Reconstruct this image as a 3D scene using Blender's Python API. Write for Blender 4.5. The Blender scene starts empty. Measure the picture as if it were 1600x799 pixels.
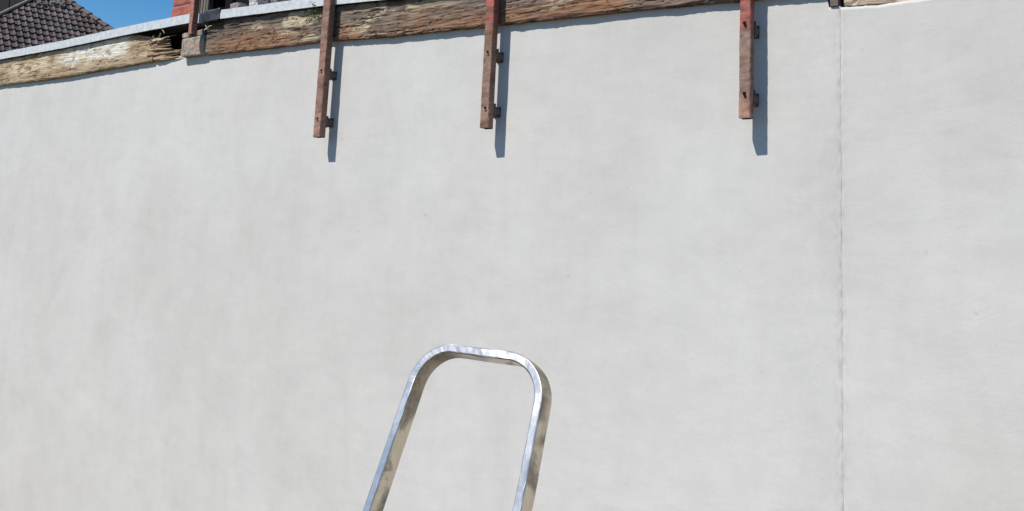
import bpy, math, random
from mathutils import Vector, Matrix, noise
random.seed(7)
R = math.radians
scn = bpy.context.scene
COL = scn.collection

# ------------------------------------------------------------------ camera
# wall frame: X runs along the wall, +Y goes into it, Z is up, the plaster face is Y = 0
XR = (0.81146657, 0.58250935, 0.04695594)          # camera right in world axes
XD = (-0.0358, 0.12974756, -0.99090057)            # camera down
XF = (-0.58330126, 0.80240166, 0.12613964)         # camera forward
CAM = Vector((0.0, -3.6, 3.9))
cd = bpy.data.cameras.new('camera'); cam = bpy.data.objects.new('camera', cd); COL.objects.link(cam)
xr, xd, xf = Vector(XR), Vector(XD), Vector(XF)
cam.matrix_world = Matrix.Translation(CAM) @ Matrix((
    (xr.x, -xd.x, -xf.x), (xr.y, -xd.y, -xf.y), (xr.z, -xd.z, -xf.z))).to_4x4()
cd.sensor_width = 36; cd.lens = 1222 / 1600 * 36; cd.shift_y = -(399.5 - 200) / 1600
cd.clip_start = 0.05; cd.clip_end = 2000
scn.camera = cam
scn.render.resolution_x = 1024; scn.render.resolution_y = 511

# ------------------------------------------------------------------ light
SUN = Vector((-0.39, -1.0, 1.38)).normalized()      # towards the sun
elev = math.asin(SUN.z); azim = math.atan2(SUN.x, SUN.y)
w = bpy.data.worlds.new('World'); scn.world = w; w.use_nodes = True
nt = w.node_tree; bg = nt.nodes['Background']
sky = nt.nodes.new('ShaderNodeTexSky'); sky.sky_type = 'NISHITA'; sky.sun_disc = False
sky.sun_elevation = elev; sky.sun_rotation = azim
sky.air_density = 1.0; sky.dust_density = 0.3; sky.ozone_density = 2.0
hs = nt.nodes.new('ShaderNodeHueSaturation'); hs.inputs['Saturation'].default_value = 1.42
nt.links.new(sky.outputs[0], hs.inputs['Color']); nt.links.new(hs.outputs[0], bg.inputs[0]); bg.inputs[1].default_value = 0.104
sd = bpy.data.lights.new('sun', 'SUN'); sd.energy = 4.75; sd.angle = R(0.5); sd.color = (1, .945, .865)
so = bpy.data.objects.new('sun', sd); COL.objects.link(so)
so.rotation_euler = (-SUN).to_track_quat('-Z', 'Y').to_euler(); so.location = (0, -20, 30)
scn.view_settings.view_transform = 'Standard'; scn.view_settings.look = 'None'
scn.view_settings.exposure = 0.27; scn.view_settings.gamma = 1

# ------------------------------------------------------------------ helpers
def ray(px, py):                                    # direction through a point of the 1600 px wide photograph
    a, b = (px - 800) / 1222, (py - 200) / 1222
    return xr * a + xd * b + xf
def at(px, py, Y=0.0):                              # where that direction meets a plane parallel to the wall
    d = ray(px, py); return CAM + d * ((Y - CAM.y) / d.y)
def lerp(pts, x):
    if x <= pts[0][0]: return pts[0][1]
    for (a, b), (c, d) in zip(pts, pts[1:]):
        if x <= c: return b + (d - b) * (x - a) / (c - a)
    return pts[-1][1]
def sstep(a, b, x):
    t = max(0, min(1, (x - a) / (b - a))); return t * t * (3 - 2 * t)
def mix(a, b, t): return tuple(p + (q - p) * t for p, q in zip(a, b))
def fb(x, y, z=0, o=4): return noise.fractal(Vector((x, y, z)), 1.0, 2.0, o)

class MB:
    def __init__(s): s.v = []; s.f = []; s.c = []
    def vert(s, p, c=None): s.v.append(tuple(p)); s.c.append(c); return len(s.v) - 1
    def face(s, *i): s.f.append(tuple(i))
    def hexa(s, P, c=None):                         # 8 points: bottom ring 0-3, top ring 4-7
        b = len(s.v)
        for p in P: s.vert(p, c)
        for q in ((3, 2, 1, 0), (4, 5, 6, 7), (0, 1, 5, 4), (1, 2, 6, 5), (2, 3, 7, 6), (3, 0, 4, 7)):
            s.f.append(tuple(b + k for k in q))
    def box(s, x0, x1, y0, y1, z0, z1, c=None, j=0):
        J = lambda: random.uniform(-j, j)
        s.hexa([(x + J(), y + J(), z + J()) for z in (z0, z1) for x, y in ((x0, y0), (x1, y0), (x1, y1), (x0, y1))], c)
    def tube(s, pts, r, n=8, c=None, cap=True):
        rings = []
        for i, p in enumerate(pts):
            p = Vector(p); a = Vector(pts[max(0, i - 1)]); b = Vector(pts[min(len(pts) - 1, i + 1)])
            t = (b - a).normalized(); u = t.cross(Vector((0.13, 0.2, 0.97)))
            if u.length < .1: u = t.cross(Vector((1, 0, 0)))
            u.normalize(); w_ = t.cross(u)
            rr = r[i] if isinstance(r, (list, tuple)) else r
            rings.append([s.vert(p + (u * math.cos(2 * math.pi * k / n) + w_ * math.sin(2 * math.pi * k / n)) * rr, c) for k in range(n)])
        for A, B in zip(rings, rings[1:]):
            for k in range(n): s.face(A[k], A[(k + 1) % n], B[(k + 1) % n], B[k])
        if cap: s.f.append(tuple(reversed(rings[0]))); s.f.append(tuple(rings[-1]))
    def mesh(s, name, mat, origin=(0, 0, 0), smooth=False):
        o = Vector(origin); m = bpy.data.meshes.new(name)
        m.from_pydata([(a - o.x, b - o.y, c - o.z) for a, b, c in s.v], [], s.f)
        if any(c is not None for c in s.c):
            at_ = m.color_attributes.new('tint', 'FLOAT_COLOR', 'POINT')
            flat = []
            for c in s.c: flat += list(c if c is not None else (.5, .5, .5))[:3] + [1.0]
            at_.data.foreach_set('color', flat)
        m.materials.append(mat)
        if smooth: m.polygons.foreach_set('use_smooth', [True] * len(m.polygons))
        m.update(); return m
def put(name, mesh, loc=(0, 0, 0), parent=None):
    o = bpy.data.objects.new(name, mesh); COL.objects.link(o); o.location = loc
    if parent: o.parent = parent
    return o
def part(name, mb, mat, parent, origin=(0, 0, 0), smooth=False, root=None):
    """mesh given in world points; origin is its pivot; root = world position of the parent"""
    o = Vector(origin); rt = Vector(root if root is not None else (parent['_o'] if parent and '_o' in parent else (0, 0, 0)))
    ob = put(name, mb.mesh(name, mat, o, smooth), o - rt, parent); ob['_o'] = list(o); return ob
def empty(name, loc):
    o = bpy.data.objects.new(name, None); COL.objects.link(o); o.location = loc; o['_o'] = list(loc); o.empty_display_size = .1; return o
def tag(o, label=None, cat=None, group=None, kind=None):
    for k, v in (('label', label), ('category', cat), ('group', group), ('kind', kind)):
        if v: o[k] = v
    return o

# ------------------------------------------------------------------ materials
class Mat:
    def __init__(s, name, rough=.8, metal=0, spec=.3):
        s.m = bpy.data.materials.new(name); s.m.use_nodes = True; s.t = s.m.node_tree
        s.b = s.t.nodes['Principled BSDF']; s.b.inputs['Roughness'].default_value = rough
        s.b.inputs['Metallic'].default_value = metal; s.b.inputs['Specular IOR Level'].default_value = spec
        tc = s.n('ShaderNodeTexCoord'); s.co = tc.outputs['Object']
    def n(s, t): return s.t.nodes.new(t)
    def l(s, a, b): s.t.links.new(a, b)
    def map(s, scale, rot=(0, 0, 0)):
        m = s.n('ShaderNodeMapping'); s.l(s.co, m.inputs[0]); m.inputs['Scale'].default_value = scale; m.inputs['Rotation'].default_value = rot; return m.outputs[0]
    def noise(s, scale, detail=6, rough=.6, vec=None, dist=0):
        x = s.n('ShaderNodeTexNoise'); s.l(vec or s.co, x.inputs['Vector']); x.inputs['Scale'].default_value = scale
        x.inputs['Detail'].default_value = detail; x.inputs['Roughness'].default_value = rough; x.inputs['Distortion'].default_value = dist; return x.outputs['Fac']
    def ramp(s, fac, stops):
        r = s.n('ShaderNodeValToRGB'); s.l(fac, r.inputs[0]); e = r.color_ramp.elements
        while len(e) < len(stops): e.new(.5)
        for q, (p, c) in zip(e, stops): q.position = p; q.color = (*c, 1) if len(c) == 3 else c
        return r.outputs[0]
    def mixc(s, a, b, fac, mode='MIX'):
        m = s.n('ShaderNodeMix'); m.data_type = 'RGBA'; m.blend_type = mode
        for k, v in ((0, fac), (6, a), (7, b)):
            if isinstance(v, (int, float)): m.inputs[k].default_value = v
            elif isinstance(v, tuple): m.inputs[k].default_value = (*v, 1)
            else: s.l(v, m.inputs[k])
        return m.outputs[2]
    def attr(s):
        a = s.n('ShaderNodeAttribute'); a.attribute_name = 'tint'; return a.outputs['Color']
    def base(s, c):
        if isinstance(c, tuple): s.b.inputs['Base Color'].default_value = (*c, 1)
        else: s.l(c, s.b.inputs['Base Color'])
    def rough(s, c): s.l(c, s.b.inputs['Roughness'])
    def bump(s, h, st, dist=.01, prev=None):
        b = s.n('ShaderNodeBump'); b.inputs['Strength'].default_value = st; b.inputs['Distance'].default_value = dist
        s.l(h, b.inputs['Height'])
        if prev: s.l(prev, b.inputs['Normal'])
        s.l(b.outputs[0], s.b.inputs['Normal']); return b.outputs[0]

g = lambda v: (v, v, v)
def m_plaster():
    m = Mat('lime_render', .92, 0, .15)
    big = m.ramp(m.noise(.55, 5, .55, dist=.6), [(.3, (.492, .479, .452)), (.5, (.520, .509, .486)), (.72, (.542, .534, .516))])
    mid = m.ramp(m.noise(2.6, 8, .62, m.map((1, 1, .75)), .8), [(.3, g(.955)), (.5, g(1.0)), (.7, g(1.03))])
    run = m.ramp(m.noise(2.0, 5, .6, m.map((1.5, 1, .45)), .3), [(.3, g(.985)), (.6, g(1.006))])
    fine = m.ramp(m.noise(60, 5, .7), [(.3, g(.975)), (.7, g(1.015))])
    grey = m.ramp(m.noise(1.2, 6, .7, m.map((1, 1, 1.2), (.3, .2, .5)), .4), [(.6, g(0)), (.72, g(.16))])
    sweep = m.ramp(m.noise(4.5, 7, .7, m.map((.8, 1, 1.3), (0, .5, 0)), .3), [(.30, g(.985)), (.5, g(1.0)), (.7, g(1.01))])
    c = m.mixc(big, mid, 1.0, 'MULTIPLY'); c = m.mixc(c, run, 1.0, 'MULTIPLY'); c = m.mixc(c, fine, 1.0, 'MULTIPLY'); c = m.mixc(c, sweep, 1.0, 'MULTIPLY')
    c = m.mixc(c, (.44, .45, .44), grey)
    tro = m.ramp(m.noise(9, 8, .75, m.map((.45, 1, 1.5), (0, .75, 0)), .5), [(.38, g(.972)), (.5, g(1.0)), (.64, g(1.016))])
    tro2 = m.ramp(m.noise(7, 8, .75, m.map((1.6, 1, .4), (0, -.3, 0)), .4), [(.36, g(.98)), (.5, g(1.0)), (.66, g(1.012))])
    c = m.mixc(c, tro, 1.0, 'MULTIPLY'); c = m.mixc(c, tro2, 1.0, 'MULTIPLY')
    vo = m.n('ShaderNodeTexVoronoi'); vo.feature = 'DISTANCE_TO_EDGE'; m.l(m.map((1, 1, 1)), vo.inputs['Vector']); vo.inputs['Scale'].default_value = .9
    dn = m.n('ShaderNodeTexNoise'); m.l(m.co, dn.inputs['Vector']); dn.inputs['Scale'].default_value = 3.0; dn.inputs['Detail'].default_value = 8
    vm = m.n('ShaderNodeMix'); vm.data_type = 'RGBA'; vm.inputs[0].default_value = .45; m.l(m.co, vm.inputs[6]); m.l(dn.outputs['Color'], vm.inputs[7]); m.l(vm.outputs[2], vo.inputs['Vector'])
    crk = m.ramp(vo.outputs['Distance'], [(.0, g(1)), (.0035, g(0))]); gate = m.ramp(m.noise(1.3, 3, .5, m.map((1, 1, 1), (3, 1, 2))), [(.56, g(0)), (.62, g(.10))])
    c = m.mixc(c, (.25, .25, .24), m.mixc(crk, gate, 1.0, 'MULTIPLY'))
    pit = m.ramp(m.noise(26, 3, .5, m.map((1, 1, 1), (1, 2, 3))), [(.24, g(.86)), (.28, g(1))])
    c = m.mixc(c, pit, 1.0, 'MULTIPLY')
    c = m.mixc(c, m.attr(), 1.0, 'MULTIPLY')
    m.base(c)
    b = m.bump(m.noise(5.0, 6, .58, m.map((.8, 1, 1.3), (0, .4, 0)), .3), .10, .02)
    m.bump(m.noise(95, 5, .75), .16, .004, b)
    return m.m
def m_tint(name, rough, spec=.3, scale=(1, 1, 1), ns=30, amp=.25, bs=.4, bd=.01, metal=0, detail=6):
    m = Mat(name, rough, metal, spec)
    n1 = m.noise(ns, detail, .7, m.map(scale), .3)
    c = m.mixc(m.attr(), m.ramp(n1, [(.28, g(1 - amp)), (.72, g(1 + amp))]), 1.0, 'MULTIPLY')
    m.base(c); m.bump(n1, bs, bd); return m.m
def m_plain(name, c, rough=.8, spec=.3, ns=20, amp=.25, bs=.3, bd=.005, metal=0, scale=(1, 1, 1)):
    m = Mat(name, rough, metal, spec)
    n1 = m.noise(ns, 6, .65, m.map(scale), .2)
    m.base(m.mixc(c, m.ramp(n1, [(.3, g(1 - amp)), (.7, g(1 + amp))]), 1.0, 'MULTIPLY')); m.bump(n1, bs, bd); return m.m
M = {}
M['plaster'] = m_plaster()
M['wood'] = m_tint('weathered_wood', .9, .12, (1.1, 8, 20), 7, .42, .5, .008, detail=10)
M['stone'] = m_tint('rough_stone', .92, .15, (1, 1, 1), 45, .42, 1.0, .015, detail=9)
M['steel'] = m_tint('primed_rusty_steel', .72, .3, (1, 1, .6), 55, .30, .5, .004, detail=9)
M['dark_steel'] = m_plain('rusted_dark_steel', (.11, .085, .075), .75, .3, 60, .5, .5, .003)
M['hole'] = m_plain('bolt_hole_rust', (.012, .007, .006), .9, .1)
M['core'] = m_plain('old_masonry_core', (.06, .052, .046), .95, .1, 14, .4, .6, .02)
M['zinc'] = m_plain('weathered_zinc', (.49, .515, .535), .62, .35, 22, .2, .25, .004)
M['shade_black'] = m_plain('black_overhang_shade', (.006, .0065, .009), .85, .1, 18, .5, .6, .01)  # near-black colour carries the shade under an overhang
M['lead'] = m_plain('dark_lead_flap', (.022, .026, .038), .55, .4, 14, .4, .5, .01)
M['brick'] = m_tint('red_brick', .88, .15, (1, 1, 1), 30, .22, .5, .006)
M['mortar'] = m_plain('mortar', (.34, .25, .21), .95, .1, 60, .2, .5, .004)
M['tile'] = m_tint('concrete_roof_tile', .75, .3, (1, 1, 1), 9, .3, .4, .01)
M['dark_tile_back'] = m_plain('roof_underlay', (.012, .010, .011), .95, .1)
M['cement'] = m_plain('cement_flaunching', (.26, .24, .22), .95, .1, 10, .25, .5, .02)
M['leaf'] = m_plain('weed_leaf', (.045, .07, .022), .7, .2, 40, .3, .1, .002)
M['straw'] = m_plain('dry_straw', (.42, .36, .27), .85, .2, 60, .25, .1, .001)
M['rubber'] = m_plain('black_rubber', (.02, .02, .02), .7, .3)
M['house_wall'] = m_plain('house_wall_render', (.42, .38, .33), .9, .2, 6, .15, .3, .01)
M['slate'] = m_plain('black_slate_hanging', (.010, .010, .013), .7, .3, 8, .5, .4, .01)
def m_ground():
    m = Mat('yard_gravel', .95, 0, .15)
    c = m.ramp(m.noise(.25, 6, .6), [(.3, (.10, .085, .066)), (.7, (.15, .128, .10))])
    v = m.n('ShaderNodeTexVoronoi'); m.l(m.co, v.inputs['Vector']); v.inputs['Scale'].default_value = 28
    c = m.mixc(c, m.ramp(v.outputs['Distance'], [(0, g(1.1)), (.7, g(.55))]), .8, 'MULTIPLY')
    m.base(c); m.bump(v.outputs['Distance'], .6, .02); return m.m
M['ground'] = m_ground()
def m_alu():
    m = Mat('worn_aluminium', .4, 1.0, .5)
    n1 = m.noise(38, 9, .75, m.map((1, 1, .35)), .6)
    dirt = m.ramp(m.noise(7, 7, .68, m.map((1.6, 1.6, .8)), .7), [(.47, g(0)), (.52, g(.5)), (.60, g(.9))])
    c = m.ramp(n1, [(.3, (.43, .432, .435)), (.5, (.49, .492, .495)), (.7, (.57, .573, .578))])
    c = m.mixc(c, m.attr(), 1.0, 'MULTIPLY')
    dc = m.ramp(m.noise(60, 4, .7), [(.3, (.17, .125, .09)), (.6, (.36, .29, .21)), (.75, (.42, .35, .26))])
    sep = m.n('ShaderNodeSeparateColor'); m.l(m.attr(), sep.inputs[0])
    less = m.n('ShaderNodeMath'); less.operation = 'LESS_THAN'; m.l(sep.outputs[2], less.inputs[0]); less.inputs[1].default_value = .95
    mu = m.n('ShaderNodeMath'); mu.operation = 'MULTIPLY'; m.l(dirt, mu.inputs[0]); m.l(less.outputs[0], mu.inputs[1])
    m.base(m.mixc(c, dc, mu.outputs[0]))
    met = m.n('ShaderNodeMath'); met.operation = 'MULTIPLY_ADD'; m.l(mu.outputs[0], met.inputs[0]); met.inputs[1].default_value = -.6; met.inputs[2].default_value = 1.0
    m.l(met.outputs[0], m.b.inputs['Metallic'])
    m.rough(m.ramp(n1, [(.3, g(.33)), (.7, g(.41))]))
    m.bump(m.noise(110, 6, .75, m.map((1, 1, .15))), .12, .002); return m.m
M['alu'] = m_alu()

# ------------------------------------------------------------------ ground
mb = MB(); S = 600
for p in ((-S, -S, 0), (S, -S, 0), (S, S, 0), (-S, S, 0)): mb.vert(p)
mb.face(0, 1, 2, 3)
o = put('ground', mb.mesh('ground', M['ground'])); tag(o, kind='structure')

# ------------------------------------------------------------------ profiles (world X -> world Z), read off the wall
BEAM_BOT = [(-14, 5.19), (-9.57, 5.184), (-8.09, 5.170), (-6.9, 5.185), (-6.07, 5.193), (-5.66, 5.171), (-4.8, 5.147), (-4.33, 5.14), (-4.1, 5.13), (-3.62, 5.104),
            (-3.23, 5.094), (-2.82, 5.081), (-2.64, 5.077), (-2.28, 5.068), (-1.88, 5.056), (-1.33, 5.034), (-.88, 5.02), (0, 4.99), (4, 4.9)]
STRIP_BOT = [(-14, 5.475), (-9.58, 5.470), (-8.1, 5.455), (-6.9, 5.461), (-5.97, 5.455), (-5.52, 5.439), (-4.26, 5.384), (-3.5, 5.335), (-.8, 5.21), (4, 5.05)]
JX = -0.831
# ------------------------------------------------------------------ rendered wall
wall = empty('rendered_wall', (-5, 0.15, 0)); tag(wall, 'tall pale grey rendered wall with a vertical joint near its right end', 'wall')
def jagx(z, s): return .0003 * fb(z * 18, s, 0) + .0006 * fb(z * 90, s, 3)
def surf(px, z): return .0040 * fb(px * .9, z * .9, 1.3) + .0011 * fb(px * 3.2, z * 3.2, 10.3, 3) + .0006 * fb(px * 14, z * 9, 5.3, 3)
def plaster_panel(x0, x1, topf, seed, joint_left):
    xs = []; x = x0
    while x < x1:
        xs.append(x); d = abs(x - JX)
        x += .004 if d < .03 else .012 if d < .25 or (x > JX and d < .75) else .035
    xs.append(x1)
    n = 150; mb = MB(); zs = [(k / n) for k in range(n + 1)]
    zs = [t * .62 / .62 for t in zs]
    Z = [k / n * .80 for k in range(n + 1)]
    # denser rows in the upper part
    N1, N2 = 40, 190
    for i, x in enumerate(xs):
        top = topf(x)
        zz = [2.2 * k / N1 for k in range(N1)] + [2.2 + (top - 2.2) * k / N2 for k in range(N2 + 1)]
        for z in zz:
            px = x
            if i == 0 and joint_left: px = x + abs(jagx(z, seed)) * 1.5
            if i == len(xs) - 1 and not joint_left: px = x - abs(jagx(z, seed)) * 1.5
            d = abs(px - JX)
            y = surf(px, z)
            if d < .12:
                k = (1 - d / .12) ** 2
                y += k * (.0010 * fb(px * 60, z * 45, 5)) + .0010 * max(0, 1 - d / .006) * (.5 + fb(z * 14, 2, 7))
            c = 1 + .02 * fb(px * .4, z * .5, 2)
            if d < .05:
                c *= 1 - (.30 if px < JX else .16) * (1 - d / .05) ** 2 * max(0, .35 + fb(px * 60, z * 24, 8))
            # fine scratched cracks in the right hand bay
            if px > JX:
                for (cx0, cz0, sl, ln) in ((-.78, 4.35, .05, .42), (-.70, 3.98, .14, .30), (-.52, 4.62, .5, .2)):
                    if cx0 < px < cx0 + ln:
                        e = abs(z - (cz0 + sl * (px - cx0) + .006 * fb(px * 20, cz0)))
                        if e < .008: c *= .972
            # rougher greyer float marks left of the joint, a few dull stains
            if -1.25 < px < JX: c *= 1 - .06 * sstep(-1.25, -.95, px) * max(0, .45 + .6 * fb(px * 5, z * 2, 14) + .5 * fb(px * 40, z * 30, 15))
            c *= 1 - .07 * max(0, 1 - math.hypot((px + 8.45) / .25, (z - 1.05) / .35))
            c *= 1 - .03 * max(0, 1 - math.hypot((px + 8.9) / .6, (z - 3.5) / .5)) * (1 + fb(px * 5, z * 5))
            c *= 1 - .03 * max(0, 1 - math.hypot((px + 2.1) / .5, (z - 4.0) / .25)) * (1 + fb(px * 6, z * 6))
            # faint vertical day joint at the left
            e = abs(px + 5.43 + .01 * fb(z * 4, 1)); 
            if e < .03 and z > 4.2: c *= .985
            mb.vert((px, y, z), (c * (1 + .007 * (4 - z)), c * (1 + .002 * (4 - z)), c * (1 - .001 * (4 - z))))
    nr = N1 + N2 + 1
    for i in range(len(xs) - 1):
        for k in range(nr - 1):
            a = i * nr + k; mb.face(a, a + nr, a + nr + 1, a + 1)
    # top and side edges turned back
    def skirt(idx):
        back = [mb.vert((mb.v[q][0], .049, mb.v[q][2]), (.9, .9, .88)) for q in idx]
        for a, b, c_, d_ in zip(idx, idx[1:], back[1:], back): mb.face(a, b, c_, d_)
    skirt([i * nr + nr - 1 for i in range(len(xs))])
    skirt([k for k in range(nr)]); skirt([(len(xs) - 1) * nr + k for k in range(nr)])
    return mb
topL = lambda x: lerp(BEAM_BOT, x) + .012
RT = [(JX, 4.944), (-.66, 4.936), (-.60, 4.941), (-.53, 4.939), (-.4, 4.945), (4, 4.96)]
topR = lambda x: lerp(RT, x) + .004 * fb(x * 14, 2) + .002 * fb(x * 60, 4)
def topL2(x):
    return topL(x) if x < -.89 else 4.952 + .004 * fb(x * 30, 1)
p = part('render_panel', plaster_panel(-14, JX - .0011, topL2, 1.3, False), M['plaster'], wall, smooth=True)
p['label'] = 'broad left bay of pale grey trowelled render'
p = part('render_panel', plaster_panel(JX + .0011, 4, topR, 6.1, True), M['plaster'], wall, smooth=True)
p['label'] = 'right bay of smoother render past the vertical joint'
mb = MB()
for k in range(420):
    z = k / 419 * 4.95
    for s in (-1, 1): mb.vert((JX + s * .0040, surf(JX, z) + .0013 + .0010 * fb(z * 34, 3), z), mix((.93, .92, .90), (.66, .66, .64), sstep(-.1, .45, fb(z * 9, 4) + .6 * fb(z * 45, 6))))
for k in range(419): mb.face(2 * k, 2 * k + 1, 2 * k + 3, 2 * k + 2)
part('joint_filler', mb, M['plaster'], wall)
mb = MB(); mb.box(-14, 4, .05, .42, 0, 4.9); mb.box(-14, -5.52, .30, .42, 4.9, 5.548)
mb.box(-5.52, 4, .14, .42, 4.9, 5.2)
part('masonry_core', mb, M['core'], wall)

# ------------------------------------------------------------------ timber beams
ORANGE = (.34, .155, .075); BROWN = (.155, .115, .082); GREY = (.22, .19, .165); CREAM = (.52, .44, .30); PALE = (.40, .31, .22); WHITE = (.70, .68, .60); DARKB = (.05, .035, .026)
def wood_right(x, z, b, t):
    h = (z - b) / (t - b); n1 = fb(x * 2.2, z * 9, 1); n2 = fb(x * 7, z * 26, 4, 5); n3 = fb(x * 1.1, z * 3, 8)
    c = mix(mix(GREY, BROWN, .35), PALE, sstep(-.2, .6, n1) * .7)
    c = mix(c, BROWN, sstep(.05, .5, n2) * .8)
    low = sstep(.75, .12, h) if False else 1 - sstep(.2, .75, h)
    o_ = max(0, min(1, low * (.65 + .8 * n3) + .25 * n1))
    if -3.9 < x < -3.4 or x > -1.9: o_ *= .35
    c = mix(c, ORANGE, min(1, o_ * .72)); c = mix(c, (.10, .06, .04), .55 * sstep(.1, .5, fb(x * 9, z * 40, 44, 4)))
    # flaking old paint
    f = fb(x * 5, z * 16, 12, 5) + .2 * fb(x * 30, z * 50, 3)
    pk = 0
    for (cx, cw, hz, hw, s) in ((-4.52, .24, .72, .28, .5), (-5.0, .18, .62, .14, .25), (-3.86, .18, .45, .4, .22), (-3.55, .3, .8, .2, .2), (-4.4, .12, .2, .14, .35), (-4.75, .5, .4, .2, .08), (-2.2, .5, .55, .5, .12), (-3.0, .3, .9, .2, .2)):
        q = max(0, 1 - ((x - cx) / cw) ** 2) * max(0, 1 - ((h - hz) / hw) ** 2); pk = max(pk, q * s * 2)
    c = mix(c, CREAM, sstep(.16, .28, f * .6 + pk * .55) * min(1, pk * 3))
    if x < -4.9: c = mix(c, (.085, .065, .05), .75 * (1 - sstep(-5.6, -4.9, x)) * sstep(.25, .8, h + .35 * n1))
    if abs(fb(x * 4, z * 9, 61, 4)) < .05 and n1 > 0: c = mix(c, (.045, .03, .022), .6)
    cr = abs(fb(x * .8, z * 17, 21, 4)); 
    if cr < .035: c = mix(c, DARKB, .6)
    return tuple(q * .80 for q in c)
def wood_left(x, z, b, t):
    h = (z - b) / (t - b); n1 = fb(x * 1.6, z * 7, 2); n2 = fb(x * 6, z * 22, 5, 5)
    c = mix((.40, .30, .19), (.56, .47, .33), sstep(-.4, .4, n1))
    c = mix(c, (.24, .165, .10), sstep(.0, .45, n2) * .75); c = mix(c, (.33, .24, .15), .6 * max(0, 1 - h * 2.2))
    wht = sstep(-8.4, -8.0, x) * (1 - sstep(-7.0, -6.85, x)) * sstep(.38 - .12 * n1, .5, h + .25 * n2 + .1 * (x + 8))
    wht *= 1 - .8 * sstep(.05, .4, fb(x * 9, z * 30, 51, 4)); c = mix(c, WHITE, wht * .95)
    k = sstep(-7.05, -6.6, x); c = mix(c, (.30, .215, .14), k * (.45 + .5 * n2))
    if abs(fb(x * .8, z * 17, 31, 4)) < .02 and h < .5: c = mix(c, DARKB, .45)
    if fb(x * 12, z * 14, 33, 3) > .62: c = mix(c, DARKB, .6)
    return tuple(q * .86 for q in c)
def beam(name, x0, x1, bot, top, yf, colf, depth=.10, dx=.012, nz=30, amp=.006, seed=0, label='', rag=None):
    mb = MB(); xs = []; x = x0
    while x < x1: xs.append(x); x += dx
    xs.append(x1)
    for x in xs:
        b = bot(x) + .0055 * fb(x * 9, seed, 1) + .0035 * fb(x * 38, seed, 2) + .010 * max(0, fb(x * 3.1, seed, 6) - .3); t = top(x)
        for k in range(nz + 1):
            z = b + (t - b) * k / nz
            e = min(k, nz - k) / nz
            y = yf + amp * .8 * fb(x * 1.5, z * 26, seed, 5) + amp * .7 * fb(x * 7, z * 70, seed + 5, 3) + .006 * max(0, fb(x * 5, z * 12, seed + 8, 3) - .25)
            y += .006 * (1 - sstep(0, .05, e))
            ck = abs(fb(x * .8, z * 17, 21 if seed == 0 else 31, 4))
            if ck < .04: y += .006 * (1 - ck / .04)
            if rag: y += rag(x, (z - b) / (t - b))
            mb.vert((x, y, z), colf(x, z, b, t))
    n = nz + 1
    for i in range(len(xs) - 1):
        for k in range(nz): a = i * n + k; mb.face(a, a + n, a + n + 1, a + 1)
    def back(idx):
        bk = [mb.vert((mb.v[q][0], yf + depth, mb.v[q][2]), mb.c[q]) for q in idx]
        for a, b_, c_, d_ in zip(idx, idx[1:], bk[1:], bk): mb.face(a, b_, c_, d_)
    back([i * n for i in range(len(xs))]); back([i * n + nz for i in range(len(xs))])
    back(list(range(n))); back([(len(xs) - 1) * n + k for k in range(n)])
    org = ((x0 + x1) / 2, yf + depth / 2, bot((x0 + x1) / 2))
    return mb, org
mb, org = beam('timber_beam', -5.70, -.885, lambda x: lerp(BEAM_BOT, x), lambda x: lerp(STRIP_BOT, x) + .004, -.038, wood_right, depth=.16, seed=0, dx=.010, nz=36, amp=.0055)
o = put('timber_beam', mb.mesh('timber_beam', M['wood'], org), org)
tag(o, 'long rotted brown and rust-orange timber beam behind the three bracketed steel posts', 'beam')
def ragL(x, h):                                      # the rotten right end sinks in
    k = sstep(-6.95, -6.42, x); return k * .03 * max(0, h + .3 * fb(x * 8, h * 5)) 
mb, org = beam('timber_beam', -14, -6.50, lambda x: lerp(BEAM_BOT, x), lambda x: lerp(STRIP_BOT, x) + .004 - .05 * sstep(-6.9, -6.5, x), -.038, wood_left, depth=.16, seed=40, dx=.014, nz=30, rag=ragL, amp=.0042)
beamL = put('timber_beam', mb.mesh('timber_beam', M['wood'], org), org); beamL['_o'] = list(org)
tag(beamL, 'pale timber beam with peeling white paint and a splintered rotten end, leftmost under the cap strip', 'beam')
# splinters: long tapering slivers fanning from the broken end
def sliver(x0, z0, x1, z1, w0, y0, col, sag=.0):
    mb = MB(); n = 7; rings = []
    for i in range(n + 1):
        t = i / n; x = x0 + (x1 - x0) * t; z = z0 + (z1 - z0) * t + .008 * fb(x * 11, z0 * 30) - sag * t * t
        w_ = w0 * (1 - t ** 1.6) * (1 + .35 * fb(x * 22, z0 * 9)) + .0015; y = y0 + .012 * fb(x * 9, z0 * 22) + .012 * t
        c = mix(col, DARKB, max(0, .35 * fb(x * 30, z0 * 40)))
        rings.append([mb.vert((x, y + q * w_ * .6, z + r_ * w_), c) for q, r_ in ((-1, -.5), (-.8, .6), (.9, 1), (.9, -1))])
    for A, B in zip(rings, rings[1:]):
        for k in range(4): mb.face(A[k], B[k], B[(k + 1) % 4], A[(k + 1) % 4])
    mb.face(*rings[0][::-1]); mb.face(*rings[-1]); return mb
rng = random.Random(3)
sl = []
for i in range(15):
    h = i / 14; z0 = 5.20 + .185 * h
    L = lerp([(0, .46), (.25, .40), (.45, .26), (.6, .22), (.8, .20), (1, .30)], h) + rng.uniform(-.04, .04)
    c = rng.choice([(.33, .24, .16), (.25, .17, .11), (.42, .33, .22), (.20, .14, .095), (.36, .25, .15)])
    sl.append(sliver(-6.58, z0, -6.52 + L, z0 + rng.uniform(-.015, .012), rng.uniform(.009, .017), -.022 + rng.uniform(-.012, .02), c))
sl.append(sliver(-6.5, 5.25, -6.16, 5.235, .012, -.03, (.22, .16, .11)))
sl.append(sliver(-6.45, 5.21, -6.08, 5.265, .022, -.012, (.30, .22, .15)))
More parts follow.
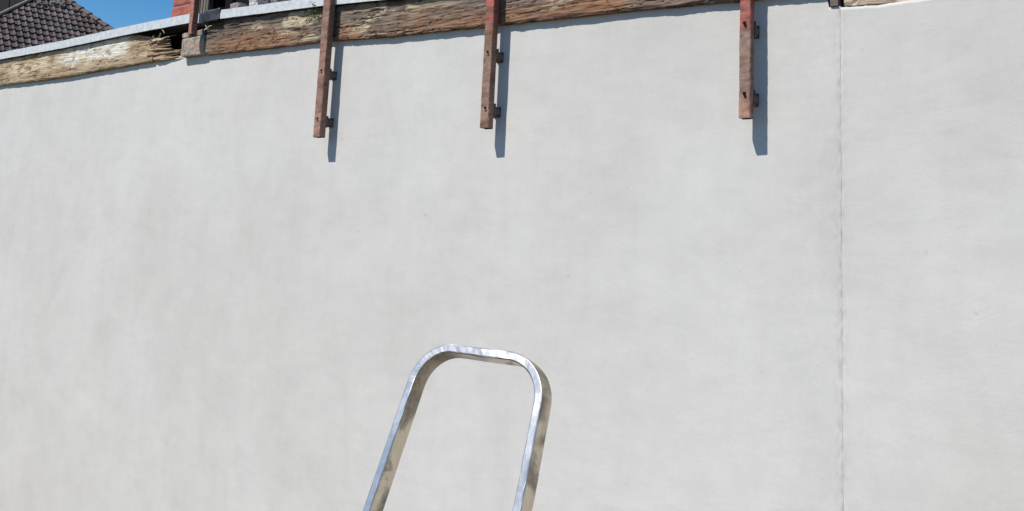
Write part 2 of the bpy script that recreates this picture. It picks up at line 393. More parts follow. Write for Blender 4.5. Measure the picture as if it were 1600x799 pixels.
sl.append(sliver(-6.52, 5.37, -6.28, 5.385, .018, -.03, (.52, .41, .28)))
for s in sl: part('splinter', s, M['wood'], beamL, origin=s.v[0])
# right-hand flush beam
def wood_flush(x, z, b, t):
    n1 = fb(x * 4, z * 30, 3); c = mix((.50, .41, .32), (.38, .27, .19), sstep(-.2, .5, n1)); return mix(c, (.34, .2, .12), .4 * sstep(.1, .5, fb(x * 3, z * 9, 6)))
FB = [(-.83, 4.950), (-.66, 4.944), (-.53, 4.941), (-.2, 4.955), (4, 4.97)]
mb, org = beam('timber_beam', -.818, 4, lambda x: lerp(FB, x) + (.006 if x < -.6 else -.01), lambda x: 5.22, .010, wood_flush, seed=70, dx=.01, nz=24, amp=.004, depth=.13)
o = put('timber_beam', mb.mesh('timber_beam', M['wood'], org), org)
tag(o, 'light tan timber set flush with the render right of the vertical joint', 'beam')
# stub left in the gap by the joint
mb = MB(); mb.box(-.873, -.838, -.012, .1, 4.953, 5.2, (.14, .11, .095), .002)
o = put('timber_stub', mb.mesh('timber_stub', M['wood'], (-.855, .04, 4.95)), (-.855, .04, 4.95))
tag(o, 'short dark wood stub standing at the top of the vertical joint', 'wood block')

# ------------------------------------------------------------------ stone block with the first post
def rock(x0, x1, y0, y1, z0, z1, colf, n=12, a=.006, seed=1):
    mb = MB(); idx = {}
    def V(i, j, k):
        key = (i, j, k)
        if key in idx: return idx[key]
        x = x0 + (x1 - x0) * i / n; y = y0 + (y1 - y0) * j / n; z = z0 + (z1 - z0) * k / n
        ed = sum(1 for q in (i, j, k) if q in (0, n))
        s = .004 * (ed - 1) if ed > 1 else 0
        cx, cy, cz = (x0 + x1) / 2, (y0 + y1) / 2, (z0 + z1) / 2; d = Vector((x - cx, y - cy, z - cz)).normalized()
        f = a * fb(x * 22, y * 22, z * 22 + seed) - s
        idx[key] = mb.vert((x + d.x * f, y + d.y * f, z + d.z * f), colf(x, z)); return idx[key]
    for i in range(n):
        for j in range(n):
            mb.face(V(i, j, 0), V(i, j + 1, 0), V(i + 1, j + 1, 0), V(i + 1, j, 0)); mb.face(V(i, j, n), V(i + 1, j, n), V(i + 1, j + 1, n), V(i, j + 1, n))
            mb.face(V(i, 0, j), V(i + 1, 0, j), V(i + 1, 0, j + 1), V(i, 0, j + 1)); mb.face(V(i, n, j), V(i, n, j + 1), V(i + 1, n, j + 1), V(i + 1, n, j))
            mb.face(V(0, i, j), V(0, i, j + 1), V(0, i + 1, j + 1), V(0, i + 1, j)); mb.face(V(n, i, j), V(n, i + 1, j), V(n, i + 1, j + 1), V(n, i, j + 1))
    return mb
def stonec(x, z):
    n1 = fb(x * 14, z * 14, 2, 5); c = mix((.36, .33, .27), (.22, .185, .155), sstep(-.2, .45, n1)); return mix(c, (.40, .27, .23), sstep(.0, .5, fb(x * 7, z * 7, 9)) * .7)
a, b = at(284, 70, -.05), at(318, 70, -.05)
mb = rock(a.x, b.x, -.052, .12, 5.178, 5.335, stonec)
o = put('stone_block', mb.mesh('stone_block', M['stone'], (a.x + .15, .03, 5.178)), (a.x + .15, .03, 5.178))
tag(o, 'rough grey and pink stone block in the wall under the leftmost steel post', 'stone')
a, b = at(285, 50, -.04), at(295, 50, -.04)
mb = rock(a.x, b.x, -.042, .1, 5.34, 5.385, lambda x, z: (.34, .31, .25), 6, seed=4)
o = put('stone_chip', mb.mesh('stone_chip', M['stone'], (a.x + .05, .03, 5.34)), (a.x + .05, .03, 5.34))
tag(o, 'small pale stone left of the leftmost post, on the rough stone block', 'stone')
a, b = at(308, 48, -.04), at(317.5, 48, -.04)
mb = rock(a.x, b.x, -.042, .1, 5.338, 5.392, lambda x, z: (.24, .22, .21), 6, seed=7)
o = put('stone_chip', mb.mesh('stone_chip', M['stone'], (a.x + .04, .03, 5.34)), (a.x + .04, .03, 5.34))
tag(o, 'small grey stone right of the leftmost post, on the rough stone block', 'stone')

# ------------------------------------------------------------------ zinc cap strips
def strip(x0, x1, label, h=.078, yf=-.070, dz=0, back=.36, slant=0, dx=.05, group=None):
    mb = MB(); n = max(2, int((x1 - x0) / dx)); R_ = []
    for i in range(n + 1):
        x = x0 + (x1 - x0) * i / n; b = lerp(STRIP_BOT, x) + dz; wv = .0018 * fb(x * 5, 1, 1) + .0008 * fb(x * 22, 3)
        xa = x + (slant if i == 0 else 0)
        R_.append([mb.vert(q) for q in ((x, yf + .012, b + .001), (x, yf + wv, b + wv * 1.4), (xa, yf + wv * .5, b + h + wv * 1.5), (xa, back, b + h + .03), (xa, back, b + h + .025), (xa, yf + .012, b + h - .006))])
    for A, B in zip(R_, R_[1:]):
        for k in range(6): mb.face(A[k], B[k], B[(k + 1) % 6], A[(k + 1) % 6])
    mb.face(*R_[0]); mb.face(*R_[-1][::-1])
    org = ((x0 + x1) / 2, yf, lerp(STRIP_BOT, (x0 + x1) / 2)); o = put('cap_strip', mb.mesh('cap_strip', M['zinc'], org), org); return tag(o, label, 'flashing')
sx = at(98, 70, -.07).x
strip(-14, sx - .003, 'pale grey metal cap strip along the wall top in front of the tiled roof')
strip(sx + .003, at(305, 30, -.07).x - .02, 'pale grey metal cap strip between the strip seam and the leftmost post', yf=-.072)
strip(at(309, 30, -.07).x, at(316, 30, -.07).x, 'tiny upright end of pale cap strip just right of the leftmost post', dz=-.012, yf=-.074)
strip(at(343, 22, -.07).x, -2.9, 'long pale grey metal cap strip starting at a slanted cut end', slant=.02, h=.072)
# dark lead flap lying over the gap
mb = MB(); x0, x1 = at(317, 25, -.08).x, at(342, 25, -.08).x; n = 14; q_ = []
for i in range(n + 1):
    x = x0 + (x1 - x0) * i / n
    for k in range(9):
        z = 5.425 + .135 * k / 8; mb.vert((x, -.078 + .010 * fb(x * 16, z * 9, 3) + (.07 * (k - 6) if k > 6 else 0), z + .01 * fb(x * 9, 4) * (k == 0)))
for i in range(n):
    for k in range(8): a = i * 9 + k; mb.face(a, a + 9, a + 10, a + 1)
m_ = mb.mesh('lead_flap', M['lead'], (x0, -.07, 5.42), True); o = put('lead_flap', m_, (x0, -.07, 5.42))
md = o.modifiers.new('thick', 'SOLIDIFY'); md.thickness = .003
tag(o, 'crumpled dark lead flap filling the gap between two pale cap strips', 'flashing')
# loose rubble on the cap
for (px, py, w_, h_, c, lab) in ((374, 10, 13, 7, (.30, .24, .23), 'small pinkish grey lump lying on the long cap strip'), (404, 6, 14, 10, (.48, .48, .49), 'light grey rubble lump beside the pinkish one on the cap strip'),
                            (421, 2.5, 12, 7, (.12, .11, .12), 'dark grey rubble lump between two lighter ones on the cap strip'), (436, 1.0, 11, 6, (.24, .22, .23), 'grey rubble lump furthest right on the cap strip')):
    a, b = at(px - w_ / 2, py, .0), at(px + w_ / 2, py, .0); hh = h_ / 180
    zb = lerp(STRIP_BOT, a.x) + .075
    mb = rock(a.x, b.x, -.05, .05, zb, zb + hh + .008, lambda x, z, c=c: c, 5, .012, seed=px)
    o = put('rubble', mb.mesh('rubble', M['stone'], (a.x, 0, zb)), (a.x, 0, zb)); tag(o, lab, 'rubble')

# ------------------------------------------------------------------ black sheets for the overhang shade behind the cap, red pier, grooved board
ux0 = at(332, 10, .16).x
root = empty('overhang_shade', (-4.3, .25, 5.2)); tag(root, 'near-black sheets behind the long cap strip, standing in for the shade of an overhang', 'backdrop')
x = ux0; i = 0
while x < -3:
    mb = MB(); mb.box(x, x + .30, .16 - .004 * (i % 2), .22, 5.2, 6.05, None, .003); part('shade_sheet', mb, M['shade_black'], root, (x, .18, 5.2)); x += .295; i += 1
mb = MB(); mb.box(ux0 - .12, -3.05, .05, .24, 5.99, 6.07); part('shade_top', mb, M['shade_black'], root, (-4, .15, 6.0))
px0, px1 = at(268.5, 12, .0).x, at(298, 12, .0).x + .03
pier = empty('brick_pier', ((px0 + px1) / 2, .1, 5.45)); tag(pier, 'short red brick pier on the wall top just left of the leftmost post', 'pier')
mb = MB(); mb.box(px0 + .008, px1 - .008, .006, .22, 5.562, 6.06); part('mortar_core', mb, M['mortar'], pier, ((px0 + px1) / 2, .1, 5.45))
z = 5.556
for k in range(5):
    h = .098; off = (.0, .008, -.004, .006, 0)[k]
    mb = rock(px0 + off, px1 + off * .5, 0 - .003 * (k % 2), .23, z, z + h, lambda x, zz: mix((.36, .115, .085), (.24, .075, .065), sstep(-.3, .4, fb(x * 26, zz * 26))), 6, .003, seed=k)
    part('brick', mb, M['brick'], pier, (px0, 0, z)); z += h + .010
bx0, bx1 = at(305, 8, .03).x, at(325, 8, .03).x
root = empty('grooved_board', ((bx0 + bx1) / 2, .05, 5.5)); tag(root, 'grey weathered board with vertical grooves right of the leftmost post', 'board')
nb = 5
for k in range(nb):
    a = bx0 + (bx1 - bx0) * k / nb; mb = MB(); mb.box(a + .004, bx0 + (bx1 - bx0) * (k + 1) / nb - .004, .03 + random.uniform(-.004, .004), .05, 5.545 + random.uniform(-.006, .006), 6.05, mix((.12, .105, .09), (.20, .18, .16), random.random()))
    part('slat', mb, M['wood'], root, (a, .04, 5.54))
mb = MB(); mb.box(bx0, bx1, .05, .08, 5.5, 6.05, (.05, .045, .04)); part('backing_board', mb, M['wood'], root, (bx0, .06, 5.5))
mb = MB(); mb.box(bx1 + .002, ux0 + .06, .10, .14, 5.4, 6.05); o = put('shade_panel', mb.mesh('shade_panel', M['shade_black'], (bx1, .12, 5.4)), (bx1, .12, 5.4)); tag(o, 'narrow black sheet right of the grooved board, standing in for the same overhang shade', 'panel')

# ------------------------------------------------------------------ steel posts
RED = (.42, .115, .095); RUSTB = (.27, .135, .095); TAUPE = (.265, .185, .14); PINK = (.44, .255, .20)
def post(x0, wd, yf, dp, zb, zt, colf, label, bolts, lugs, kindx=0):
    """hollow square steel post, its left front edge at x0"""
    root = empty('steel_post', (x0 + wd / 2, yf + dp / 2, zb)); tag(root, label, 'post', 'steel posts bolted along the wall top')
    mb = MB(); n = int((zt - zb) / .012); r = .004
    prof = [(r, 0), (wd - r, 0), (wd, r), (wd, dp - r), (wd - r, dp), (r, dp), (0, dp - r), (0, r)]
    R_ = []
    for i in range(n + 1):
        z = zb + (zt - zb) * i / n; ring = []
        for j, (a, b) in enumerate(prof):
            X, Y = x0 + a, yf + b; e = .0014 * fb(z * 9, j, x0) + .0012 * fb(z * 55, j, x0)
            c = colf(z, j, X)
            if i == 0: c = mix(c, (.10, .07, .05), .5)
            ring.append(mb.vert((X + e * (1 if a > wd / 2 else -1), Y - e, z + (.004 * fb(j, x0 * 7) if i == 0 else 0)), c))
        R_.append(ring)
    for A, B in zip(R_, R_[1:]):
        for k in range(8): mb.face(A[k], A[(k + 1) % 8], B[(k + 1) % 8], B[k])
    mb.face(*R_[-1])
    # inner skin seen from below
    t = .005; inn = [(t, t), (wd - t, t), (wd - t, dp - t), (t, dp - t)]
    lo = [mb.vert((x0 + a, yf + b, zb), (.10, .07, .05)) for a, b in inn]; hi = [mb.vert((x0 + a, yf + b, zb + .25), (.02, .015, .012)) for a, b in inn]
    for k in range(4): mb.face(lo[(k + 1) % 4], lo[k], hi[k], hi[(k + 1) % 4])
    mb.face(*hi)
    for k, (i0, i1) in enumerate(((0, 1), (2, 3), (4, 5), (6, 7))):
        mb.face(R_[0][i1], R_[0][i0], lo[k], lo[(k + 1) % 4])
    part('post_tube', mb, M['steel'], root, (x0 + wd / 2, yf + dp / 2, zb))
    for (bx, bz) in bolts:
        h = MB(); c_ = (bx, yf, bz)
        def disc(mb_, cx, cz, r0, y0, y1, n=10):
            A = [mb_.vert((cx + r0 * math.cos(2 * math.pi * k / n), y0, cz + r0 * math.sin(2 * math.pi * k / n))) for k in range(n)]
            B = [mb_.vert((cx + r0 * math.cos(2 * math.pi * k / n), y1, cz + r0 * math.sin(2 * math.pi * k / n))) for k in range(n)]
            for k in range(n): mb_.face(A[k], A[(k + 1) % n], B[(k + 1) % n], B[k])
            mb_.face(*A)
        disc(h, bx, bz, .0085, yf - .0025, yf + .003)
        part('bolt_hole', h, M['hole'], root, c_)
        h = MB(); disc(h, bx + .004, bz - .012, .0065, yf - .006, yf + .003, 6)
        part('bolt_head', h, M['hole'] if kindx else M['dark_steel'], root, c_)
    for lz in lugs:
        yb = yf + dp
        h = MB()
        cx = x0 + wd * .62
        # bent plate lug: sleeve between post and wall, with a foot plate on the render
        N = 12; rad = .024
        for (y0, y1, rr, zz) in ((yb - .002, -.002, rad, 1.3),):
            A = [h.vert((cx + rr * math.cos(2 * math.pi * k / N), y0, lz + rr * zz * math.sin(2 * math.pi * k / N))) for k in range(N)]
            B = [h.vert((cx + rr * 1.0 * math.cos(2 * math.pi * k / N), y1 - .003, lz + rr * zz * math.sin(2 * math.pi * k / N))) for k in range(N)]
            for k in range(N): h.face(A[k], A[(k + 1) % N], B[(k + 1) % N], B[k])
        lug = part('spacer_sleeve', h, M['dark_steel'], root, (cx, yb, lz), smooth=True)
        h = MB(); h.box(cx - .022, cx + .022, -.006, .002, lz - .03, lz + .03, None, .002)
        part('wall_plate', h, M['dark_steel'], root, (cx, 0, lz))
        h = MB(); h.box(cx - .020, cx + .024, yb + .001, yb + .014, lz - .040, lz + .040, None, .003)
        part('washer_plate', h, M['dark_steel'], root, (cx, yb, lz))
    return root
def pc(base_top, base_mid, base_low, zsplit, zl, soft=.02):
    base_top, base_mid, base_low = [tuple(v * q for v, q in zip(c, (.90, .84, .82))) for c in (base_top, base_mid, base_low)]
    def f(z, j, x):
        n1 = fb(z * 11, j * .6, x); 
        c = mix(base_mid, base_top, sstep(zsplit - soft, zsplit + soft, z + (.02 + soft) * fb(z * 14, j * .7, x)))
        c = mix(c, base_low, 1 - sstep(zl - .04, zl + .04, z))
        c = mix(c, (.12, .062, .04), min(1, sstep(-.05, .4, n1) * .55 + sstep(.1, .3, fb(z * 35, j * .9, x * 3)) * .5))
        c = mix(c, (.40, .29, .23), .35 * sstep(.35, .6, fb(z * 40, j * 1.3, x + 8)))
        if j in (2, 3, 4): c = mix(c, (.15, .085, .06), .35)  # right side face darkened, its shade mixed into the colour
        return c
    return f
WD = .053
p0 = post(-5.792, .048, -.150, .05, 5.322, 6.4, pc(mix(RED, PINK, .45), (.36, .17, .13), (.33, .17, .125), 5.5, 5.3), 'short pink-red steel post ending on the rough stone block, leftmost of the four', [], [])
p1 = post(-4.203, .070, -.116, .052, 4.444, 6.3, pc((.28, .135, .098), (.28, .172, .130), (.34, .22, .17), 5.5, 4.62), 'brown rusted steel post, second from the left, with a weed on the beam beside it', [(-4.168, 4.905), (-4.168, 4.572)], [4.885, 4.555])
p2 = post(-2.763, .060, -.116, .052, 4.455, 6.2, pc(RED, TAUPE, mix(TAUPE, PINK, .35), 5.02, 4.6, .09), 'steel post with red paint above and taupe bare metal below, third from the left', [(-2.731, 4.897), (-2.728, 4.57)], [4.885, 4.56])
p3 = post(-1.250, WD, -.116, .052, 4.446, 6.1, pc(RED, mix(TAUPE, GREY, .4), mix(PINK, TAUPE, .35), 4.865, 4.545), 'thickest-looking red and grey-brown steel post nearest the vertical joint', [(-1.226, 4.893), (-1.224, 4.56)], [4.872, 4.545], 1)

# ------------------------------------------------------------------ weed, straw
def at3(px, py, Y): return at(px, py, Y)
mb = MB(); rg = random.Random(5)
base = at(491, 22, -.045)
tops = [at(489.5, 3, -.085), at(484, 16, -.06), at(497, 14, -.07), at(478, 24, -.055), at(500, 24, -.055), at(475, 27, -.05)]
for t in tops:
    mid = (base + t) / 2 + Vector((rg.uniform(-.01, .01), -.01, rg.uniform(-.005, .01)))
    mb.tube([base, mid, t], [.0018, .0014, .0008], 5)
stem = mb
root = empty('weed', base); tag(root, 'small dark green weed growing from under the cap strip beside the second post', 'plant')
part('stem', stem, M['leaf'], root, base)
lf = MB()
for t in tops:
    for k in range(11):
        s = rg.uniform(.35, 1.05); c = base + (t - base) * s + Vector((rg.gauss(0, .008), rg.uniform(-.012, .004), rg.gauss(0, .007)))
        d = Vector((rg.uniform(-1, 1), rg.uniform(-.6, .1), rg.uniform(-.5, 1))).normalized(); q = d.cross(Vector((rg.uniform(-1, 1), 1, rg.uniform(-1, 1)))).normalized()
        L, W_ = rg.uniform(.012, .022), rg.uniform(.004, .008)
        a = [lf.vert(c), lf.vert(c + d * L * .5 + q * W_), lf.vert(c + d * L), lf.vert(c + d * L * .5 - q * W_)]; lf.face(*a)
o = part('foliage', lf, M['leaf'], root, base); o['kind'] = 'stuff'
root = empty('straw_tuft', at(322, 47, -.05)); tag(root, 'few dry straws sticking out of the dark gap right of the stone block', 'straw')
for (a, b, r) in (((319, 47), (331, 40), .0055), ((320, 36), (323, 46), .003), ((318, 48), (326, 45.5), .003), ((317, 39), (321, 33), .0025)):
    A_, B_ = at(*a, -.055), at(*b, -.075); mb = MB(); mb.tube([A_, (A_ + B_) / 2 + Vector((0, 0, .005)), B_], [r, r, r * .6], 6); part('straw', mb, M['straw'], root, A_)
root = empty('root_fibre', at(257, 50, -.06)); tag(root, 'pale thin fibres hanging from the rotten end of the left beam', 'fibre')
for pts in (((250, 42), (254, 47), (257, 52)), ((240, 56), (239, 60), (237, 64)), ((236, 62), (234, 65), (236, 68)), ((251, 52), (250, 56), (247, 60))):
    P = [at(x, y, -.060) for x, y in pts]; mb = MB(); mb.tube(P, [.0045, .004, .003], 5); part('fibre', mb, M['straw'], root, P[0])

# ------------------------------------------------------------------ ladder with hooped handrail
LP = Vector((-1.3635297810952756, -1.8203554552045058, 3.55216962999079))
yw, ln, rl, W, TP, RL, DP, RR = 0.03273331, -0.41745187, -0.02199348, .41753670, .04352126, .10938242, .05784828, .11492898
from mathutils import Euler
RM = Matrix.Rotation(yw, 3, 'Z') @ Matrix.Rotation(ln, 3, 'X') @ Matrix.Rotation(rl, 3, 'Y')
lu, ln_, lv = RM @ Vector((1, 0, 0)), RM @ Vector((0, 1, 0)), RM @ Vector((0, 0, 1))
def LW(u, n, v): return LP + lu * u + ln_ * n + lv * v
T = .024; h = W / 2
LL = LP.z / lv.z * .997                                # length down to the ground
lroot_p = LW(0, 0, -LP.z / lv.z)
ladder = empty('step_ladder', lroot_p); tag(ladder, 'scuffed aluminium ladder top with a rounded hoop handrail, standing free before the wall', 'ladder')
path = []                                            # (u, v, outward normal)
nseg = 160
for k in range(nseg + 1):
    v = -LL + (LL - RL) * k / nseg; path.append((-h - TP * (-v), v, -1, 0))
path = [p for p in path if p[1] < -RL - .004]
for k in range(0, 91, 5):
    a = R(k); path.append((-h + RL - (RL) * math.cos(a) - TP * RL * (1 - k / 90), -RL + RL * math.sin(a), -math.cos(a), math.sin(a)))
for k in range(1, 12):
    t = k / 12; path.append((-h + RL + (2 * h - RL - RR) * t, 0, 0, 1))
for k in range(0, 91, 5):
    a = R(90 - k); path.append((h - RR + RR * math.cos(a) + TP * RR * (k / 90), -RR + RR * math.sin(a), math.cos(a), math.sin(a)))
for k in range(nseg + 1):
    v = -RR - .004 - (LL - RR - .004) * k / nseg; path.append((h + TP * (-v), v, 1, 0))
mb = MB(); r = .0035
sec = [(T / 2, r), (T / 2 - r * .3, r * .3), (T / 2 - r, 0), (-T / 2 + r, 0), (-T / 2 + r * .3, r * .3), (-T / 2, r), (-T / 2, DP - r), (-T / 2 + r, DP), (T / 2 - r, DP), (T / 2, DP - r)]
R_ = []; s_ = 0
for i, (u, v, nu, nv) in enumerate(path):
    if i: s_ += math.hypot(u - path[i - 1][0], v - path[i - 1][1])
    ring = []
    for j, (o_, n_) in enumerate(sec):
        e = .0010 * fb(s_ * 9, j * .4, 1) + .0005 * fb(s_ * 40, j, 2)
        sidef = j in (6, 9) or (j in (0, 5) and False)
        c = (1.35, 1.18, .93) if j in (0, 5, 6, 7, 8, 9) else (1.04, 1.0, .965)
        if j in (5, 6) and i < len(path) * .5 and -.21 < v <= 0:   # dark reflection painted into the tint, inside the left bend and outside the right
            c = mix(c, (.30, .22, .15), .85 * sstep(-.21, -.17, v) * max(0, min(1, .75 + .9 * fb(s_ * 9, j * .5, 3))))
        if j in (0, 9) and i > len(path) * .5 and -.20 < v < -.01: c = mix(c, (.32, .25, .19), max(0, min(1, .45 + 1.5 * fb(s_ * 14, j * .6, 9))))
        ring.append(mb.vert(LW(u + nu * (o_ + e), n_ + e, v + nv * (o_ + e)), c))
    R_.append(ring)
for A, B in zip(R_, R_[1:]):
    for k in range(len(sec)): mb.face(A[k], A[(k + 1) % len(sec)], B[(k + 1) % len(sec)], B[k])
mb.face(*R_[0][::-1]); mb.face(*R_[-1])
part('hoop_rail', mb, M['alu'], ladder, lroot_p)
def hw(v): return h + TP * (-v)
v = -1.02; first = True
while v > -LL + .15:                                  # treads, well below the picture
    mb = MB(); w_ = hw(v) - T / 2
    dd = Vector((0, 1, 0)); P = []
    d2 = .28 if first else .075
    for zz in (-.025, 0):
        for (uu, yy) in ((-w_, 0), (w_, 0), (w_, d2), (-w_, d2)): P.append(LW(uu, 0, v) + dd * yy + Vector((0, 0, zz)))
    mb.hexa(P, (.9, .9, .9)); part('platform' if first else 'tread', mb, M['alu'], ladder, LW(0, 0, v)); first = False; v -= .26
for s in (-1, 1):
    A_ = LW(s * (hw(-1.0) - .04), .02, -1.05); foot = Vector((A_.x + s * .12, A_.y + 1.05, .012)); d = (foot - A_)
    mb = MB(); q = Vector((.011, 0, 0)); e = Vector((0, .022, 0))
    mb.hexa([foot - q - e, foot + q - e, foot + q + e, foot - q + e, A_ - q - e, A_ + q - e, A_ + q + e, A_ - q + e], (.9, .9, .9)); part('rear_leg', mb, M['alu'], ladder, foot)
    mb = MB(); mb.box(foot.x - .02, foot.x + .02, foot.y - .03, foot.y + .03, 0.001, .04); part('rubber_foot', mb, M['rubber'], ladder, foot)
    F = LW(s * hw(-LL), DP / 2, -LL)
    mb = MB(); mb.box(F.x - .02, F.x + .02, F.y - .04, F.y + .04, 0.001, .04); part('rubber_foot', mb, M['rubber'], ladder, F)
mb = MB()
zc = .9
for zc in (1.0,):
    P_ = []
    for s in (-1, 1):
        A_ = LW(s * (hw(-1.0) - .04), .02, -1.05); foot = Vector((A_.x + s * .12, A_.y + 1.05, .012)); P_.append(foot + (A_ - foot) * .3)
    mb.tube(P_, .011, 8, (.9, .9, .9))
part('brace', mb, M['alu'], ladder, P_[0])

# ------------------------------------------------------------------ tiled house beyond the wall
E_ = Vector((.1858, .9826, 0)).normalized(); OUT = Vector((E_.y, -E_.x, 0)); PT = R(40)
UP = -OUT * math.cos(PT) + Vector((0, 0, math.sin(PT))); NN = E_.cross(UP) * -1
if NN.z < 0: NN = -NN
P0 = CAM + ray(50, 30) * 22
def onroof(px, py):
    d = ray(px, py); return CAM + d * ((P0 - CAM).dot(NN) / d.dot(NN))
HC = onroof(172, 46); HD = (onroof(105, 0) - HC)        # hip line
def RP(s, t, n=0): return P0 + E_ * s + UP * t + NN * n
hs, ht = (HC - P0).dot(E_), (HC - P0).dot(UP)
hdS, hdT = HD.dot(E_), HD.dot(UP); sl_ = hdS / hdT      # ds per dt along the hip
hipS = lambda t: hs + sl_ * (t - ht)
T0, T1 = -3.6, 3.4                                     # eaves and ridge along the slope
S0 = -9.0
ezp = RP(0, T0).z
house = empty('tiled_house', (RP((S0 + hipS(T0)) / 2, T0).x - 4, RP((S0 + hipS(T0)) / 2, T0).y, 0)); tag(house, 'neighbouring house with a brown tiled hipped roof rising behind the wall top', 'house')
run = (T1 - T0) * math.cos(PT)
# roof deck as a hipped solid
mb = MB()
A_, B_ = RP(S0, T0, -.06), RP(hipS(T0), T0, -.06); C_, D_ = RP(hipS(T1), T1, -.06), RP(S0, T1, -.06)
B2 = B_ - OUT * 2 * run; A2 = A_ - OUT * 2 * run
i = [mb.vert(p) for p in (A_, B_, C_, D_, B2, A2)]
mb.face(i[0], i[1], i[2], i[3]); mb.face(i[1], i[4], i[2]); mb.face(i[4], i[5], i[3], i[2]); mb.face(i[5], i[0], i[3]); mb.face(i[0], i[5], i[4], i[1])
roof = part('roof', mb, M['dark_tile_back'], house, A_)
mb = MB(); ins = .4
P = [A_ - OUT * ins, B_ - OUT * ins - E_ * ins, B2 + OUT * ins - E_ * ins, A2 + OUT * ins]
mb.hexa([(p.x, p.y, 0) for p in P] + [(p.x, p.y, A_.z - .02) for p in P]); part('wall', mb, M['house_wall'], house, (P[0].x, P[0].y, 0))
# tile meshes: two rolls, thick butt edge
TW, TG = .330, .305
def tilemesh(c, wid=TW, seed=0):
    mb = MB(); n = 16; L = TG + .05; rr = random.Random(seed)
    z1 = []
    for row, (t, lift) in enumerate(((0, .050), (L, .004))):
        for k in range(n + 1):
            u = k / n; roll = .038 * max(0, math.cos(2 * math.pi * (u * 2 - .5))) ** 1.4
            jl = .004 * fb(u * 3, seed, row)
            p = E_ * (u * (wid - .006)) + UP * t + NN * (lift + roll + jl); mb.vert(p, c)
    m_ = n + 1
    for k in range(n): mb.face(k, k + 1, k + 1 + m_, k + m_)
    b = [mb.vert(Vector(mb.v[k]) - NN * .034, mix(c, (0, 0, 0), .3)) for k in range(m_)]
    for k in range(n): mb.face(k, b[k], b[k + 1], k + 1)
    return mb.mesh('roof_tile', M['tile'])
TC = [(.066, .050, .054), (.085, .064, .067), (.052, .040, .043), (.098, .078, .079), (.074, .052, .052), (.07, .057, .062), (.088, .055, .050)]
TMs = [tilemesh(c, seed=q * 3 + s) for q, c in enumerate(TC) for s in range(2)]
def topx(P):                                          # image position, used only to decide which tiles get an object of their own
    d = Vector(P) - CAM; z = d.dot(xf); return 800 + 1222 * d.dot(xr) / z, 200 + 1222 * d.dot(xd) / z
# dormer base line
da, db = onroof(-40, 38), onroof(64, -6)
das, dat = (da - P0).dot(E_), (da - P0).dot(UP); dbs, dbt = (db - P0).dot(E_), (db - P0).dot(UP)
rt = random.Random(11); rest = MB(); cnt = 0
row = 0; t = T0
while t < T1 - .2:
    s = S0 + (TW / 2 if row % 2 else 0); e = hipS(t + TG * .5)
    while s + TW * .6 < e:
        # skip tiles under the dormer
        frac = (s + TW / 2 - das) / (dbs - das); lim = dat + (dbt - dat) * frac
        q = topx(RP(s + TW / 2, t + .15))
        m_ = rt.choice(TMs) if rt.random() > .12 else TMs[rt.choice((8, 9, 12, 13))]
        wj = rt.uniform(-.006, .006)
        if -18 < q[0] < 200 and -14 < q[1] < 100 and cnt < 290:
            o = put('roof_tile', m_, RP(s, t, wj) - A_, roof); cnt += 1
        else:
            off = RP(s, t, wj); b0 = len(rest.v)
            for vv, cc in zip(m_.vertices, m_.color_attributes['tint'].data): rest.vert(Vector(vv.co) + off, tuple(cc.color)[:3])
            for pl in m_.polygons: rest.f.append(tuple(b0 + k for k in pl.vertices))
        s += TW
    t += TG; row += 1
o = part('tile_field', rest, M['tile'], roof, A_); o['kind'] = 'stuff'
# hip tiles: half-round caps lapped along the hip
hd = (RP(hipS(T1), T1) - RP(hipS(T0), T0)); hl = hd.length; hd.normalize(); n = int(hl / .33)
side = hd.cross(Vector((0, 0, 1))).normalized(); upn = side.cross(hd).normalized()
for k in range(n + 1):
    c0 = RP(hipS(T0), T0, .01) + hd * (.33 * k); mb = MB(); cc = mix((.10, .075, .075), (.16, .11, .10), rt.random())
    for (dd, rad) in ((0, .125), (.38, .10)):
        for j in range(9):
            a = math.pi * j / 8; mb.vert(c0 + hd * dd + side * math.cos(a) * rad + upn * (math.sin(a) * rad * .8 - .03 + (.02 if dd == 0 else 0)), cc)
    for j in range(8): mb.face(j, j + 1, j + 10, j + 9)
    b = [mb.vert(Vector(mb.v[j]) - upn * .03, cc) for j in range(9)]
    for j in range(8): mb.face(j, b[j], b[j + 1], j + 1)
    part('hip_tile', mb, M['tile'], roof, c0, root=A_)
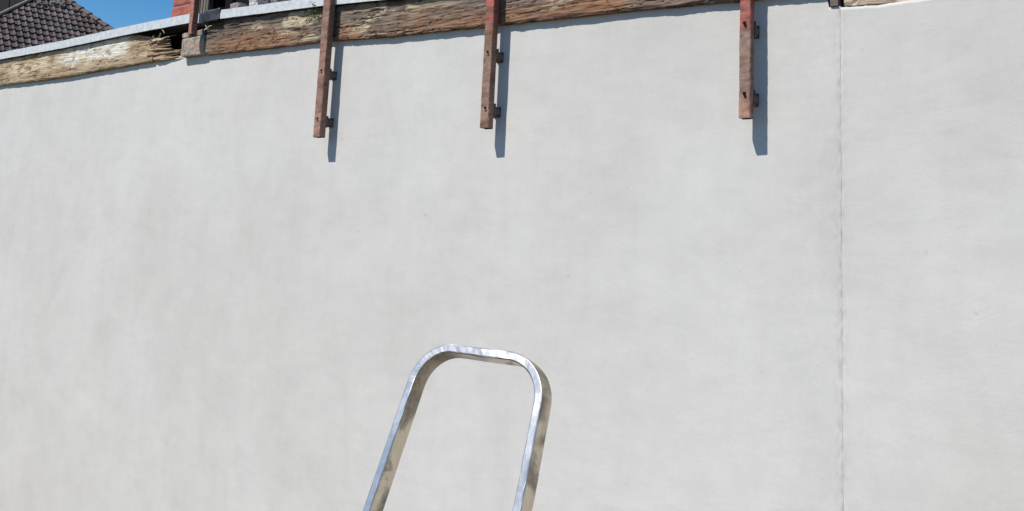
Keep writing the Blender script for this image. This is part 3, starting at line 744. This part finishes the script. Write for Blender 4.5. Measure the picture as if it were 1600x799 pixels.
mb = MB(); H0 = RP(hipS(T0), T0, -.03)
mb.tube([H0, H0 + hd * (hl + .1)], .085, 8); part('hip_bedding', mb, M['cement'], roof, H0, root=A_)
# dark boarded gable of a nearer building, only its corner reaches into the view
def gp(px, py, d=12.0): return CAM + ray(px, py) * d
e0, e1 = gp(-150, 93.6), gp(66, -8); ev = (e1 - e0); e0 = e0 - ev * .1; ev = (e1 - e0)
gab = empty('boarded_gable', (-17.5, 1, 0)); tag(gab, 'black boarded gable edged with a thin pale rail, cutting the upper left corner', 'building')
bk = Vector((-.03, .05, 0)); nbd = 9
for k in range(nbd):
    a, b = e0 + ev * (k / nbd), e0 + ev * ((k + .97) / nbd); z1 = e1.z + .9
    mb = MB(); of = Vector((0, .006 * (k % 2), 0))
    mb.hexa([a + of, b + of, b + bk, a + bk, Vector((a.x, a.y, z1)) + of, Vector((b.x, b.y, z1)) + of, Vector((b.x, b.y, z1)) + bk, Vector((a.x, a.y, z1)) + bk])
    part('gable_board', mb, M['slate'], gab, a)
mb = MB(); mb.tube([e0 + Vector((0, -.03, -.01)), e0 + ev * .5 + Vector((0, -.03, -.016)), e1 + Vector((0, -.03, -.01))], .021, 8); part('edge_rail', mb, M['cement'], gab, e0)
mb = MB(); mb.box(-20, -15.0, .55, 1.5, 0, e0.z + .9); part('wall', mb, M['house_wall'], gab, (-17.5, 1, 0))
for (px, py, sx_, sz_) in ((61, 8.5, .15, .07), (67, 10.5, .13, .06), (84, 6, .20, .12), (92, 8, .2, .11), (98, 12, .13, .06), (118, 19, .15, .04)):
    c0 = onroof(px, py) + NN * .05; mb = rock(-sx_ / 2, sx_ / 2, -.05, .05, -sz_, sz_, lambda x, z: mix((.22, .20, .19), (.12, .105, .10), sstep(-.2, .4, fb(x * 9, z * 9))), 7, .05, seed=px)
    mb.v = [tuple(c0 + E_ * a + NN * b + UP * c) for a, b, c in mb.v]
    part('mortar_patch', mb, M['stone'], roof, c0, root=A_)
for o in list(bpy.data.objects):
    if '_o' in o: del o['_o']
